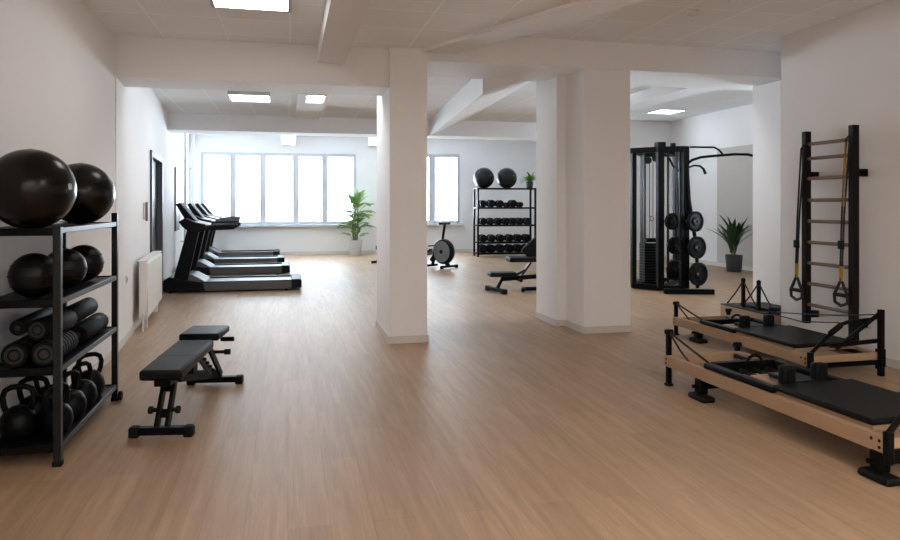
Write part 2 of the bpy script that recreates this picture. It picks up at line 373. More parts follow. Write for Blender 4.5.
def skirt_loop(name, pts, label, h=0.075, t=0.014, closed=False):
    mb = MB(); n = len(pts)
    for i in range(n if closed else n - 1):
        p, q = Vector((*pts[i], h / 2)), Vector((*pts[(i + 1) % n], h / 2))
        mb.bar(p, q, t * 2, h, ext=t if closed else 0)
    return struct(name, mb, M['skirt'], label)
skirt_loop('trim_2', [(1.03, 7.22), (1.425, 7.22), (1.425, 8.3), (1.03, 8.3)], 'beige skirting round the left column', closed=True)
skirt_loop('trim_3', [(3.105, 8.5), (3.105, 7.8), (3.225, 7.8), (3.225, 7.29), (3.79, 7.29), (3.79, 7.8)], 'beige skirting round the right column')
skirt_loop('baseboard_left', [(-1.62, -4), (-1.62, 7.3), (wl(D0), D0)], 'beige skirting along the left wall', 0.07)
skirt_loop('baseboard_left_far', [(wl(D1), D1), (wl(20.5), 20.5)], 'beige skirting along the far left wall', 0.07)
skirt_loop('baseboard_back', [(-2.9, 20.5), (8.6, 20.5)], 'beige skirting under the windows', 0.09)
skirt_loop('baseboard_right', [(5.235, -4), (5.235, 6.62)], 'beige skirting along the right wall', 0.075)
skirt_loop('baseboard_far_right', [(9.8, 16.6), (9.8, 14.54), (9.775, 14.54), (9.775, 12.6)], 'beige skirting along the far right wall', 0.09)

# windows
def window(name, x0, x1, panes, ztop, label):
    fm = MB(); y0, y1 = 20.52, 20.6
    edges = [x0] + [(a[1] + b[0]) / 2 for a, b in zip(panes[:-1], panes[1:])] + [x1]
    fm.box((x0, y0, WB0), (x1, y1, WB0 + 0.06)).box((x0, y0, ztop - 0.06), (x1, y1, ztop))
    for i, e in enumerate(edges): fm.box((max(x0, e - .06), y0, WB0 + .06), (min(x1, e + .06), y1, ztop - .06))
    f = tag(fm.build(name, M['frame'], bevel=0.006), label, 'window', kind='structure')
    s = MB().box((x0 - .08, 20.36, WB0 - .06), (x1 + .08, 20.6, WB0)).build('window_sill', M['frame'], f, bevel=0.006)
    for a, b in panes:
        sash = MB(); t = 0.045
        sash.box((a - t, 20.505, WB0 + .05), (b + t, 20.56, WB0 + .05 + t)).box((a - t, 20.505, ztop - .05 - t), (b + t, 20.56, ztop - .05))
        sash.box((a - t, 20.505, WB0 + .05 + t), (a, 20.56, ztop - .05 - t)).box((b, 20.505, WB0 + .05 + t), (b + t, 20.56, ztop - .05 - t))
        so = sash.build('sash', M['frame'], f, bevel=0.004)
        MB().box((a, 20.53, WB0 + .05 + t), (b, 20.536, ztop - .05 - t)).build('pane', M['glass'], so)
window('window_1', -2.36, 1.93, [(-2.315 + .05, -1.59), (-1.42, -0.775), (-0.6, 0.13), (0.31, 0.955), (1.125, 1.86)], WT, 'wide white five-pane window at the back left')
window('window_2', 2.95, 5.05, [(3.02, 4.1), (4.3, 4.97)], WT + 0.04, 'white window behind the rowing machine')
wm = MB()  # unseen window added to brighten the far right bay
wm.box((9.9, 8.8, .8), (9.98, 10.4, .86)).box((9.9, 8.8, 1.84), (9.98, 10.4, 1.9))
for yy in (8.8, 9.57, 10.34): wm.box((9.9, yy, .86), (9.98, yy + .06, 1.84))
wf = tag(wm.build('added_window', M['frame'], bevel=.005), 'added window lighting the bay from the far right wall, out of sight behind the right wall', 'window', kind='structure')
MB().box((9.935, 8.86, .86), (9.94, 10.34, 1.84)).build('pane', M['glass'], wf)
# door in the left wall, frame and leaf, tall dark
ang = math.atan(-0.08)
dm = MB()
dy = D1 - D0
def dpt(s, off, z): y = D0 + s; return (wl(y) + off, y, z)
def dbox(mb, s0, s1, o0, o1, z0, z1):
    mb.hull([dpt(s0, o0, z0), dpt(s1, o0, z0), dpt(s1, o1, z0), dpt(s0, o1, z0)], [dpt(s0, o0, z1), dpt(s1, o0, z1), dpt(s1, o1, z1), dpt(s0, o1, z1)])
dbox(dm, -.06, .04, -.25, .03, 0, DH + .05); dbox(dm, dy - .04, dy + .06, -.25, .03, 0, DH + .05); dbox(dm, .04, dy - .04, -.25, .03, DH - .04, DH + .05)
df = tag(dm.build('door_1', M['dframe']), 'dark door with grey frame in the left wall beyond the radiator', 'door', kind='structure')
dl = MB(); dbox(dl, .04, dy - .04, -.12, -.06, 0.01, DH - .04); lf = dl.build('door_leaf', M['door'], df)
dh = MB(); dbox(dh, .12, .24, -.035, -.02, 1.0, 1.02); dbox(dh, .12, .14, -.06, -.02, 1.0, 1.02); dh.build('door_handle', M['steel'], lf)
# narrow window slot in the far left wall and a drawn curtain in the corner
dm = MB()
def sbox(mb, y0, y1, o0, o1, z0, z1):
    mb.hull([(wl(y0) + o0, y0, z0), (wl(y1) + o0, y1, z0), (wl(y1) + o1, y1, z0), (wl(y0) + o1, y0, z0)], [(wl(y0) + o0, y0, z1), (wl(y1) + o0, y1, z1), (wl(y1) + o1, y1, z1), (wl(y0) + o1, y0, z1)])
sbox(dm, 15.0, 16.1, 0, .03, 0.9, 2.2)
mir = tag(dm.build('wall_mirror', M['dframe']), 'narrow grey framed panel on the far left wall behind the treadmills', 'mirror')
dm = MB(); sbox(dm, 15.06, 16.04, .03, .034, 0.95, 2.15); dm.build('glass', M['tgrey'], mir)
for lab, y, m in (('white heating pipe running up the far left wall behind the treadmills', 16.6, 'frame'), ('white heating pipe in the corner left of the wide window', 20.2, 'frame')):
    t = thing('heating_pipe', lab, 'pipe', (wl(y) + .12, y, 0))
    MB().cyl((0, 0, 0), (0, 0, 3.49), .035).build('pipe', M[m], t)
    for z in (.6, 2.4): MB().cyl((0, 0, z), (0, 0, z + .03), .045).box((-.10, -.012, z), (0, .012, z + .03)).build('pipe_clip', M[m], t)

# ceiling lights
def ceiling_light(label, x0, x1, y0, y1, z, m, h=0.012, frame=0.03):
    t = thing('ceiling_light', label, 'light', ((x0 + x1) / 2, (y0 + y1) / 2, z), group='ceiling light panels')
    a, b = (x1 - x0) / 2, (y1 - y0) / 2
    f = MB(); f.box((-a, -b, -h), (-a + frame, b, 0)).box((a - frame, -b, -h), (a, b, 0)).box((-a + frame, -b, -h), (a - frame, -b + frame, 0)).box((-a + frame, b - frame, -h), (a - frame, b, 0))
    f.build('light_frame', M['frame'], t)
    MB().box((-a + frame, -b + frame, -h + 0.002), (a - frame, b - frame, -0.001)).build('diffuser', m, t)
    return t
ceiling_light('lit square panel nearest the camera at the top of the photo', -0.61, 0.03, 5.36, 6.07, 3.08, M['lampn'])
for k, (x, y, z, lb) in enumerate(((2.3, .9, 3.08, 'right, over the camera'), (.3, -.9, 3.08, 'left, just behind the camera'), (1.2, -2.2, 3.08, 'rear, behind the camera'), (3.2, -2.8, 3.08, 'rear, near the rear wall'), (-.7, -2.8, 3.08, 'left rear corner, behind the camera'))):
    if z > 3.2: z = 3.275
    ceiling_light('unseen light panel added outside the frame to the ' + lb, x - .45, x + .45, y - .45, y + .45, z, M['lampr'])  # beyond the seen panel, these are added to brighten near walls and beams
ceiling_light('surface-mounted lit panel with grey front edge beyond the front beam', -0.83, -0.25, 10.3, 10.95, 3.08, M['lampf'], h=0.09, frame=0.02)
ceiling_light('small lit panel at the end of the short ceiling beam', 0.25, 0.55, 10.3, 11.06, 3.03, M['lampf'])
ceiling_light('lit panel on the ceiling above the cable machine', *(lambda p: (p.x - .34, p.x + .34, p.y - .35, p.y + .35))(flo(666, 111.5, 3.62)), 3.62, M['lampb'])
for x in (-1.2, 1.2, 4.0): ceiling_light('unseen panel added to light the window bay, hidden by the far beam, above ' + {-1.2: 'the treadmills', 1.2: 'the palm', 4.0: 'the rowing machine'}[x], x - .6, x + .6, 16.4, 17.0, 3.5, M['lampb'])  # out-of-view panels put in to brighten the window end
for nm, x, y in (('front left', .2, 8.4), ('right', 4.2, 10.5)): ceiling_light('unseen panel added to light the middle bay, hidden behind the front beam or columns, ' + nm, x - .25, x + .25, y - .3, y + .3, 3.08, M['lampm'])  # added out of view to lift the middle ceiling
ceiling_light('unseen panel added above the passage right of the wide column, hidden by the front beam', 4.7, 5.3, 8.5, 9.1, 3.62, M['lampm'])  # added fill for the darker floor by the right columns
def detector(p, label):
    t = thing('smoke_detector', label, 'smoke detector', p)
    MB().lathe([(0, 0), (.06, 0), (.06, -.018), (.045, -.035), (0, -.038)]).build('housing', M['plastic'], t)
    MB().lathe([(0, -.038), (.018, -.038), (.016, -.05), (0, -.052)], seg=16).build('sensor', M['plastic'], t)
detector(flo(693, 11, 3.275), 'small white detector on the near ceiling at upper right')
detector(flo(648, 90, 3.62), 'small white detector on the far ceiling above the cable machine')

# radiator
rt = thing('radiator', 'white panel radiator on the left wall below the dark door', 'radiator', (wl(8.55), 8.55, 0), math.atan(0.08))
RL = 1.75
MB().box((.06, 0, .13), (.15, RL, .79)).build('radiator_panel', M['rad'], rt, bevel=.012)
fn = MB()
for i in range(int(RL / .05)): fn.box((.15, .015 + i * .05, .15), (.162, .045 + i * .05, .77))
fn.build('fins', M['rad'], rt, bevel=.004)
MB().box((.05, 0.0, .79), (.16, RL, .805)).build('top_grille', M['rad'], rt, bevel=.003)
MB().cyl((.11, -.05, .18), (.11, .0, .18), .018).cyl((.11, -.05, .0), (.11, -.05, .2), .011).build('supply_pipe', M['rad'], rt)
MB().cyl((.11, -.09, .19), (.11, -.03, .19), .026).build('valve', M['plastic'], rt)
for y in (.25, RL - .25): MB().box((.07, y - .02, 0), (.13, y + .02, .14)).build('foot', M['rad'], rt)
# intercom handset, wall socket
y = 9.6
it = thing('wall_intercom', 'small intercom handset on the left wall between radiator and door', 'intercom', (wl(y), y, 1.23), math.atan(0.08))
MB().box((0, -.05, .02), (.025, .05, .24)).build('base_plate', M['plastic'], it, bevel=.008)
MB().box((.025, -.035, .0), (.055, .0, .25)).build('handset', M['pdark'], it, bevel=.012)
y = 8.0
so = thing('wall_socket', 'small white socket on the left wall beside the radiator', 'socket', (wl(y), y, .61), math.atan(0.08))
MB().box((0, -.04, 0), (.012, .04, .08)).build('plate', M['plastic'], so, bevel=.004)
MB().cyl((.012, 0, .04), (.015, 0, .04), .022).build('outlet', M['pdark'], so)

# ------------------------------------------------------------------ near storage rack and what lies on it
RX0, RX1, RY0, RY1, RH = -1.605, -1.222, 4.247, 5.6, 1.325
rk = thing('storage_rack', 'black metal storage rack against the left wall holding balls, rollers and kettlebells', 'rack', (RX0, RY0, 0))
RW, RL2 = RX1 - RX0, RY1 - RY0
PW = 0.04
SHELF = [0.115, 0.54, 0.915, 1.31]           # top surface of each shelf
for x in (0, RW):
    for y in (0, RL2):
        MB().box((x - PW if x else 0, y - PW if y else 0, 0.02), (x if x else PW, y if y else PW, RH + (.06 if y and x else 0))).build('post', M['gmetal'], rk, bevel=.003)
        MB().box(((x - PW if x else 0) - .004, (y - PW if y else 0) - .004, 0), ((x if x else PW) + .004, (y if y else PW) + .004, .03)).build('foot', M['rubber'], rk, bevel=.004)
for z in SHELF:
    sh = MB().box((.01, .012, z - .012), (RW - .012, RL2 - .012, z)).build('shelf', M['bmetal'], rk, bevel=.002)
    for x in (.004, RW - .035): MB().box((x, PW, z - .024), (x + .031, RL2 - PW, z + .01)).build('side_rail', M['gmetal'], sh, bevel=.003)
    for y in (.004, RL2 - .035): MB().box((PW, y, z - .035), (RW - PW, y + .031, z + .008)).build('end_rail', M['bmetal'], sh, bevel=.003)
wmb = MB().cyl((RW + .005, RL2 - .02, .035), (RW + .03, RL2 - .02, .035), .034); wmb.build('wheel', M['rubber'], rk, bevel=.006)

def logo(parent, r, th, ph, size):
    # small pale print wrapped on the ball: two short rows of strokes
    mb = MB()
    def P(u, v, o=0.0008):
        a = th + u / r; b = ph + v / r
        return Vector((math.cos(b) * math.cos(a), math.cos(b) * math.sin(a), math.sin(b))) * (r + o)
    def stroke(u0, v0, u1, v1, w=.005):
        d = Vector((u1 - u0, v1 - v0)); n = Vector((-d.y, d.x)).normalized() * w
        vs = [mb.bm.verts.new(P(u, v)) for u, v in ((u0 - n.x, v0 - n.y), (u1 - n.x, v1 - n.y), (u1 + n.x, v1 + n.y), (u0 + n.x, v0 + n.y))]
        mb.bm.faces.new(vs)
    s = size
    for (a, b, c_, d) in ((-s, -s, -s, s), (-s, s, -.2 * s, s), (-s, 0, -.2 * s, 0), (-s, -s, -.2 * s, -s), (-.2 * s, -s, -.2 * s, 0), (.3 * s, -s, .3 * s, s), (.3 * s, s, s, s), (.3 * s, -s, s, -s), (s, -s, s, s)):
        stroke(a, b, c_, d)
    return mb.build('print', M['mark'], parent)
def ex_ball(label, p, r, m, group, seg=40, print_=None):
    t = thing('exercise_ball', label, 'exercise ball', (p[0], p[1], p[2]), group=group)
    b = MB().sphere((0, 0, 0), r, 56, 36, (1, 1, .985))
    b.build('ball_skin', m, t)
    MB().cyl((0, 0, r * .975), (0, 0, r * .99), .012).build('valve_plug', M['pdark'], t)
    if print_: logo(t, r, *print_)
    return t
g = 'large exercise balls on the near rack'
p = onX(31, 188, -1.42); ex_ball('large black exercise ball on the near rack, nearer the camera', (-1.393, 4.32, 1.31 + .2226), .226, M['ball'], g, print_=(math.radians(-16), .06, .013))
ex_ball('large black exercise ball on the near rack, behind the nearer one', (-1.398, 5.3, 1.31 + .2117), .215, M['ball'], g)
def med_ball(label, p, r):
    t = thing('medicine_ball', label, 'medicine ball', p, group='medicine balls on the near rack')
    MB().sphere((0, 0, 0), r, 40, 26).build('ball_skin', M['mball'], t)
    rg = MB()
    for k in (-1, 0, 1):
        z = k * r * .45; q = math.sqrt(r * r - z * z) + .0004
        rg.tube([(q * math.cos(a * PI / 18), q * math.sin(a * PI / 18), z) for a in range(36)], .0035, 6, closed=True)
    rg.build('grip_ridge', M['rubber'], t)
med_ball('black medicine ball on the second shelf, nearest the camera', (-1.41, 4.42, .915 + .128), .128)
med_ball('black medicine ball on the second shelf, middle of three', (-1.375, 4.86, .915 + .127), .127)
med_ball('black medicine ball on the second shelf, farthest back', (-1.375, 5.28, .915 + .127), .127)
def roller(label, p, L, r, rz=0, mk='foam_roller', cat='foam roller', group='rollers and mats on the third shelf', rings=False):
    t = thing(mk, label, cat, p, rz, group)
    prof = [(r * .35, 0), (r * .9, 0), (r, .012), (r, L - .012), (r * .9, L), (r * .35, L)]
    if rings:
        prof = [(r * .35, 0), (r * .9, 0), (r, .012)]
        n = int(L / .05)
        for i in range(n):
            z = .02 + i * (L - .04) / n; prof += [(r, z + .003), (r, z + .032), (r * .94, z + .036), (r * .94, z + .046)]
        prof += [(r, L - .012), (r * .9, L), (r * .35, L)]
    MB().lathe(prof, axis=(0, 1, 0), seg=24).build('roll', M['foam'], t)
    for y in (.006, L - .006):
        e = MB().lathe([(0, -.005), (r * .36, -.005), (r * .36, .005), (0, .005)], (0, y, 0), (0, 1, 0), 18).build('core', M['foamend'], t)
        if mk == 'foam_roller': MB().lathe([(r * .5, -.0075), (r * .72, -.0075), (r * .72, -.004), (r * .5, -.004)], (0, y, 0), (0, 1, 0), 20, closed=True).build('end_ring', M['foamend'], e)
    return t
z3 = .54
roller('textured black foam roller at the near end of the third shelf, by the post', (-1.325, 4.31, z3 + .072), .42, .07, rings=True)
roller('textured black foam roller at the near end of the third shelf, by the wall', (-1.475, 4.31, z3 + .072), .42, .07, rings=True)
roller('smooth foam roller lying on the two textured ones at the rack end', (-1.375, 4.36, z3 + .2), .40, .06, -.12)
roller('long black roll resting high against the wall on the third shelf', (-1.475, 4.36, z3 + .215), .52, .045, .02, 'yoga_mat', 'yoga mat')
roller('rolled black mat low on the third shelf at the far end, room side', (-1.325, 4.93, z3 + .066), .56, .064, 0, 'yoga_mat', 'yoga mat')
roller('rolled black mat low on the third shelf at the far end, wall side', (-1.468, 4.93, z3 + .066), .56, .064, 0, 'yoga_mat', 'yoga mat')
roller('rolled black mat stacked on top at the far end of the third shelf', (-1.395, 4.95, z3 + .177), .54, .064, 0, 'yoga_mat', 'yoga mat')

def kettlebell(label, p, rz, s=1.0, group='kettlebells on the near rack'):
    t = thing('kettlebell', label, 'kettlebell', p, rz, group)
    r = .095 * s
    MB().lathe([(0, 0), (.055 * s, 0), (.075 * s, .012 * s), (r, .06 * s), (r * 1.02, .09 * s), (r * .93, .135 * s), (r * .7, .17 * s), (.035 * s, .188 * s), (0, .19 * s)], seg=28).build('bell', M['iron'], t)
    pts = [(-.055, .15), (-.072, .20), (-.078, .245), (-.066, .282), (-.035, .298), (0, .30), (.035, .298), (.066, .282), (.078, .245), (.072, .20), (.055, .15)]
    MB().tube([(x * s, 0, z * s) for x, z in pts], .0165 * s, 10).build('handle', M['bmetal'], t)
    return t
zb = .115
for lb, x, y, rz, s in (('big kettlebell on the bottom shelf, near end by the wall', -1.49, 4.42, .15, 1.0), ('kettlebell on the bottom shelf, near end beside the front post', -1.318, 4.50, .9, .92),
                        ('kettlebell on the bottom shelf, second along by the wall', -1.495, 4.68, .3, .95), ('kettlebell on the bottom shelf, second along the room side', -1.318, 4.77, 1.2, .95),
                        ('kettlebell on the bottom shelf, third along the room side', -1.318, 5.02, 1.1, .95), ('kettlebell on the bottom shelf, third along by the wall', -1.495, 4.95, .2, .9),
                        ('kettlebell on the bottom shelf, farthest along the room side', -1.335, 5.28, .6, .98)):
    kettlebell(lb, (x, y, zb), rz, s)

# ------------------------------------------------------------------ weight benches
def pad_mesh(x, y0, y1, z0, z1, th):
    return MB().hull([(-x, y0, z0 - th), (x, y0, z0 - th), (x, y1, z1 - th), (-x, y1, z1 - th)], [(-x, y0, z0), (x, y0, z0), (x, y1, z1), (-x, y1, z1)])
def bench_feet(t, y, w, z=.015):
    f = MB().box((-w, y - .028, z), (w, y + .028, z + .048)).build('cross_foot', M['bmetal'], t, bevel=.006)
    for x in (-w, w): MB().box((x - .03, y - .036, 0), (x + .03, y + .036, z + .053)).build('rubber_cap', M['rubber'], f, bevel=.012)
t = thing('weight_bench', 'black flat weight bench with two pads standing near the left storage rack', 'weight bench', (-.765, 4.655, 0), math.radians(-8.76))
bench_feet(t, 0, .165); bench_feet(t, 1.28, .19)
fp = MB()
for x in (-.032, .032): fp.bar((x, .0, .06), (x, .17, .345), .024, .055)
fp.bar((0, .03, .11), (0, .055, .155), .07, .03).bar((0, .12, .25), (0, .14, .285), .07, .03)
fp.build('front_post', M['bmetal'], t, bevel=.003)
for x in (-1, 1):
    kn = MB().cyl((x * .04, .045, .155), (x * .075, .045, .155), .014).cyl((x * .07, .045, .155), (x * .097, .045, .155), .024); kn.build('adjustment_knob', M['rubber'], t, bevel=.005)
MB().bar((0, .0, .335), (0, .34, .345), .1, .05).build('pad_bracket', M['bmetal'], t, bevel=.004)
MB().bar((0, .3, .30), (0, 1.28, .085), .06, .07).build('spine_beam', M['bmetal'], t, bevel=.004)
for x in (-.05, .05): MB().bar((x, 1.26, .08), (x * .8, .86, .43), .02, .055).build('rear_strut', M['bmetal'], t, bevel=.003)
lad = MB().bar((.075, .52, .39), (.075, .86, .20), .014, .06)
for i in range(5): lad.cyl((.06, .55 + i * .075, .385 - i * .042), (.105, .55 + i * .075, .385 - i * .042), .011)
lad.build('adjustment_ladder', M['gmetal'], t, bevel=.003)
MB().box((-.05, .36, .3), (.09, .46, .37)).build('hinge_block', M['bmetal'], t, bevel=.006)
MB().bar((-.075, .5, .38), (-.075, .8, .24), .014, .05).build('support_arm', M['bmetal'], t, bevel=.003)
MB().cyl((.04, 1.08, .3), (.16, 1.08, .3), .013).cyl((.12, 1.08, .3), (.165, 1.08, .3), .022).build('pop_pin', M['rubber'], t, bevel=.004)
MB().bar((0, .8, .415), (0, 1.12, .43), .12, .02).cyl((.1, 1.05, .405), (.2, 1.05, .405), .018).build('seat_bracket', M['bmetal'], t, bevel=.003)
pad_mesh(.13, -.04, .735, .42, .465, .066).build('back_pad', M['pad'], t, bevel=.02, seg=4)
pad_mesh(.145, .80, 1.15, .492, .498, .055).build('seat_pad', M['pad'], t, bevel=.018, seg=4)
MB().hull([(-.128, .3, .4385), (.128, .3, .4385), (.128, .304, .4387), (-.128, .304, .4387)], [(-.128, .3, .4402), (.128, .3, .4402), (.128, .304, .4404), (-.128, .304, .4404)]).build('seam', M['rubber'], t)

# adjustable bench in the middle distance (raised backrest), local x runs from the seat end to the back
B0 = flo(496, 292.5)
t = thing('incline_bench', 'black adjustable bench with raised backrest half hidden by the right column', 'weight bench', (B0.x, B0.y, 0), math.radians(-3))
f = MB().bar((-.07, .27, .05), (.07, -.27, .05), .06, .06).build('cross_foot', M['bmetal'], t, bevel=.006)
for s in (1, -1): MB().bar((-.08 * s, .31 * s, .045), (-.055 * s, .22 * s, .045), .085, .08).build('rubber_cap', M['rubber'], f, bevel=.012)
f = MB().box((.45, -.035, .02), (1.15, .035, .08)).bar((1.1, -.28, .05), (1.1, .28, .05), .06, .06).bar((.42, -.14, .045), (.5, .1, .045), .06, .06).build('base_beam', M['bmetal'], t, bevel=.006)
MB().bar((.02, 0, .07), (.12, 0, .27), .07, .05).build('seat_post', M['bmetal'], t, bevel=.004)
MB().bar((.1, 0, .22), (1.0, 0, .27), .06, .07).build('spine_beam', M['bmetal'], t, bevel=.004)
MB().bar((.95, 0, .06), (.85, 0, .5), .07, .06).build('rear_post', M['bmetal'], t, bevel=.004)
MB().bar((.42, .03, .24), (.6, .03, .48), .05, .03).bar((.25, 0, .24), (.5, 0, .36), .04, .04).build('support_arm', M['gmetal'], t, bevel=.003)
MB().box((-.12, -.13, .265), (.32, .13, .335)).build('seat_pad', M['pad'], t, bevel=.018, seg=3)
MB().box((.2, -.15, .5), (1.0, .15, .58)).build('middle_pad', M['pad'], t, bevel=.02, seg=3)
MB().bar((.52, 0, .59), (.98, 0, 1.0), .28, .06, up=(0, 1, 0)).build('back_pad', M['pad'], t, bevel=.018, seg=3)
MB().cyl((.4, -.1, .2), (.4, .1, .2), .03).build('pivot_knob', M['rubber'], t, bevel=.006)

# ------------------------------------------------------------------ treadmills
def treadmill(label, p):
    t = thing('treadmill', label, 'treadmill', p, 0, 'treadmills in a row along the left wall')
    L, D = 2.2, .88
    MB().box((.3, .0, .025), (2.04, .075, .165)).build('side_rail', M['tdeck'], t, bevel=.008)
    MB().box((.3, D - .075, .025), (2.04, D, .165)).build('side_rail', M['tdeck'], t, bevel=.008)
    for y in (0, D - .085): MB().box((.5, y + .002, .158), (2.06, y + .083, .178)).build('foot_rail', M['tblack'], t, bevel=.006)
    MB().box((.4, .075, .05), (2.1, D - .075, .155)).build('running_belt', M['tbelt'], t, bevel=.01)
    MB().prism([(2.03, .03), (2.2, .045), (2.2, .165), (2.17, .19), (2.03, .19)], 'y', -.005, D + .005).build('rear_end_cap', M['tblack'], t, bevel=.015)
    MB().prism([(.0, .03), (.66, .03), (.62, .17), (.40, .2), (.1, .27), (.0, .2)], 'y', -.01, D + .01).build('motor_hood', M['tblack'], t, bevel=.02, seg=3)
    MB().prism([(.3, .2), (.66, .165), (.62, .19), (.46, .285), (.36, .30), (.3, .28)], 'y', .08, D - .08).build('hood_cover', M['tgrey'], t, bevel=.015)
    for y in (.0, D - .07):
        MB().prism([(.15, .18), (.38, .18), (.56, 1.0), (.38, 1.05)], 'y', y, y + .07).build('upright', M['tblack'], t, bevel=.012)
    MB().prism([(.24, 1.16), (.30, 1.08), (.45, .96), (.68, 1.02), (.66, 1.12), (.48, 1.16), (.34, 1.22)], 'y', -.01, D + .01).build('console_housing', M['tblack'], t, bevel=.02, seg=3)
    con = MB().prism([(.165, 1.45), (.235, 1.47), (.50, 1.14), (.38, 1.08)], 'y', .22, D - .22).build('console', M['tblack'], t, bevel=.008)
    MB().prism([(.243, 1.458), (.247, 1.460), (.492, 1.158), (.488, 1.156)], 'y', .26, D - .26).build('screen', M['screen'], con)
    for y in (.01, D - .075):
        h = MB().prism([(.62, 1.015), (1.10, 1.03), (1.17, 1.09), (1.16, 1.12), (1.1, 1.12), (.62, 1.10)], 'y', y, y + .065).build('handrail', M['tblack'], t, bevel=.015, seg=3)
    for x in (.12, 1.95):
        for y in (.06, D - .06): MB().cyl((x, y, 0), (x, y, .04), .03).build('foot', M['rubber'], t)
    return t
tl = [(-1.975, 12.05), (-2.16, 14.75), (-2.28, 16.95), (-2.42, 19.2)]
names = ['treadmill nearest the camera at the front of the row', 'second treadmill from the front in the row', 'third treadmill from the front, next before the rearmost', 'treadmill farthest back in the row beneath the window']
t0 = treadmill('black ' + names[0], (tl[0][0], tl[0][1], 0))
for (x, y), n in list(zip(tl, names))[1:]: dup(t0, (x, y, 0), label='black ' + n)

# ------------------------------------------------------------------ plants
def leaf_strip(mb, base, az, L, w, rise, droop, n=9, fold=.25, side=0.0):
    # an arching blade with a V fold: rises at `rise`, bends over by `droop`
    d = Vector((math.cos(az), math.sin(az), 0)); sd = Vector((-math.sin(az), math.cos(az), 0))
    p = Vector(base); a = rise; st = L / n; prev = None
    for i in range(n + 1):
        f = i / n
        ww = w * (math.sin(PI * min(1, .12 + .88 * f)) ** .7) if f < 1 else 0.0005
        up = Vector((0, 0, 1)) * math.cos(a) - d * math.sin(a)
        l = mb.bm.verts.new(p + sd * ww + up * ww * fold); c = mb.bm.verts.new(p); r = mb.bm.verts.new(p - sd * ww + up * ww * fold)
        if prev:
            mb.bm.faces.new((prev[0], prev[1], c, l)); mb.bm.faces.new((prev[1], prev[2], r, c))
        prev = (l, c, r)
        p = p + (d * math.cos(a) + Vector((0, 0, 1)) * math.sin(a)) * st
        a -= droop / n
def frond(mb, base, az, L, rise, droop, w=.2, n=21):
    d = Vector((math.cos(az), math.sin(az), 0)); sd = Vector((-math.sin(az), math.cos(az), 0))
    p = Vector(base); a = rise; st = L / n; pts = [p.copy()]
    for i in range(n):
        f = (i + 1) / n
        t = d * math.cos(a) + Vector((0, 0, 1)) * math.sin(a)
        p = p + t * st; pts.append(p.copy()); a -= droop / n
        if f < .25: continue
        ll = w * (1 - abs(f - .55) * 1.1)
        for s in (-1, 1):
            q = p + (sd * s * .75 + t * .8 + Vector((0, 0, -.15 - .2 * random.random()))).normalized() * ll
            wv = t * .0095
            m = p.lerp(q, .45) + Vector((0, 0, .03 * ll / w))
            v = [mb.bm.verts.new(x) for x in (p - wv * .5, p + wv * .5, m + wv * 1.3, q, m - wv * 1.3)]
            mb.bm.faces.new(v)
    mb.tube(pts, .006, 5)
def pot(t, r0, r1, h, m):
    MB().lathe([(0, 0), (r0, 0), (r0 + .006, .01), (r1, h), (r1 - .02, h), (r1 - .025, h - .04), (0, h - .04)], seg=32).build('pot', m, t)
    MB().lathe([(0, h - .045), (r1 - .024, h - .045), (r1 - .026, h - .03), (0, h - .02)], seg=24).build('soil', M['soil'], t)
t = thing('potted_palm', 'tall green palm in a pale grey pot under the wide back window', 'potted plant', (1.84, 19.75, 0))
pot(t, .15, .205, .44, M['potw'])
fm = MB(); sm = MB()
for k in range(6):
    a = k * 2 * PI / 6 + .3; bx, by = .05 * math.cos(a), .05 * math.sin(a); hh = random.uniform(1.0, 1.4)
    sm.tube([(bx, by, .38), (bx * 1.4, by * 1.4, .7), (bx * 1.9, by * 1.9, hh)], [.018, .015, .012], 8)
    for j in range(9):
        frond(fm, (bx * 1.8, by * 1.8, hh - .09 * j), a + j * 2.4 + random.uniform(-.3, .3), random.uniform(.38, .58), random.uniform(.8, 1.4), random.uniform(.9, 1.8), .17)
for k in range(13): frond(fm, (0, 0, 1.25), k * .7, random.uniform(.5, .68), random.uniform(1.2, 1.52), .7, .17)
fm.build('foliage', M['leaf'], t); sm.build('stem', M['stem'], t)
pr_ = flo(734, 269.5)
t = thing('potted_dracaena', 'dark strap-leaved plant in a charcoal pot before the tall beige recess panel', 'potted plant', (pr_.x * .968, pr_.y * .968, 0))
pot(t, .145, .18, .36, M['potd'])
fm = MB(); sm = MB()
for k, (bx, by, hh) in enumerate(((0, 0, .62), (.05, .03, .52), (-.05, .02, .5))):
    sm.tube([(bx * .6, by, .3), (bx, by, hh)], .018, 8)
    for j in range(13):
        leaf_strip(fm, (bx, by, hh - .01 * j), j * 2.4 + k, random.uniform(.5, .8), .045, random.uniform(.95, 1.5), random.uniform(.3, 1.0))
fm.build('foliage', M['dleaf'], t); sm.build('stem', M['stem'], t)

# ------------------------------------------------------------------ far storage rack
FX0, FX1, FY0, FY1 = 5.05, 6.76, 18.5, 18.95
t = thing('dumbbell_rack', 'tall black shelf rack by the back wall holding balls and dumbbells', 'rack', (FX0, FY0, 0))
w, d, H = FX1 - FX0, FY1 - FY0, 1.9
for x in (0, w - .05):
    for y in (0, d - .05): MB().box((x, y, 0), (x + .05, y + .05, H)).build('post', M['bmetal'], t, bevel=.004)
FZ = (.10, .40, .875, 1.36, 1.89)
for z in FZ:
    MB().box((.05, .0, z - .045), (w - .05, .03, z + .005)).box((.0, .03, z - .03), (w, d, z)).build('shelf', M['bmetal'], t, bevel=.003)
t2 = thing('gym_ball', 'dark grey exercise ball on top of the far rack, left of the pair', 'exercise ball', (5.296, 18.72, 1.89 + .284), group='exercise balls on the far rack')
MB().sphere((0, 0, 0), .287, 48, 30).build('ball_skin', M['fball'], t2)
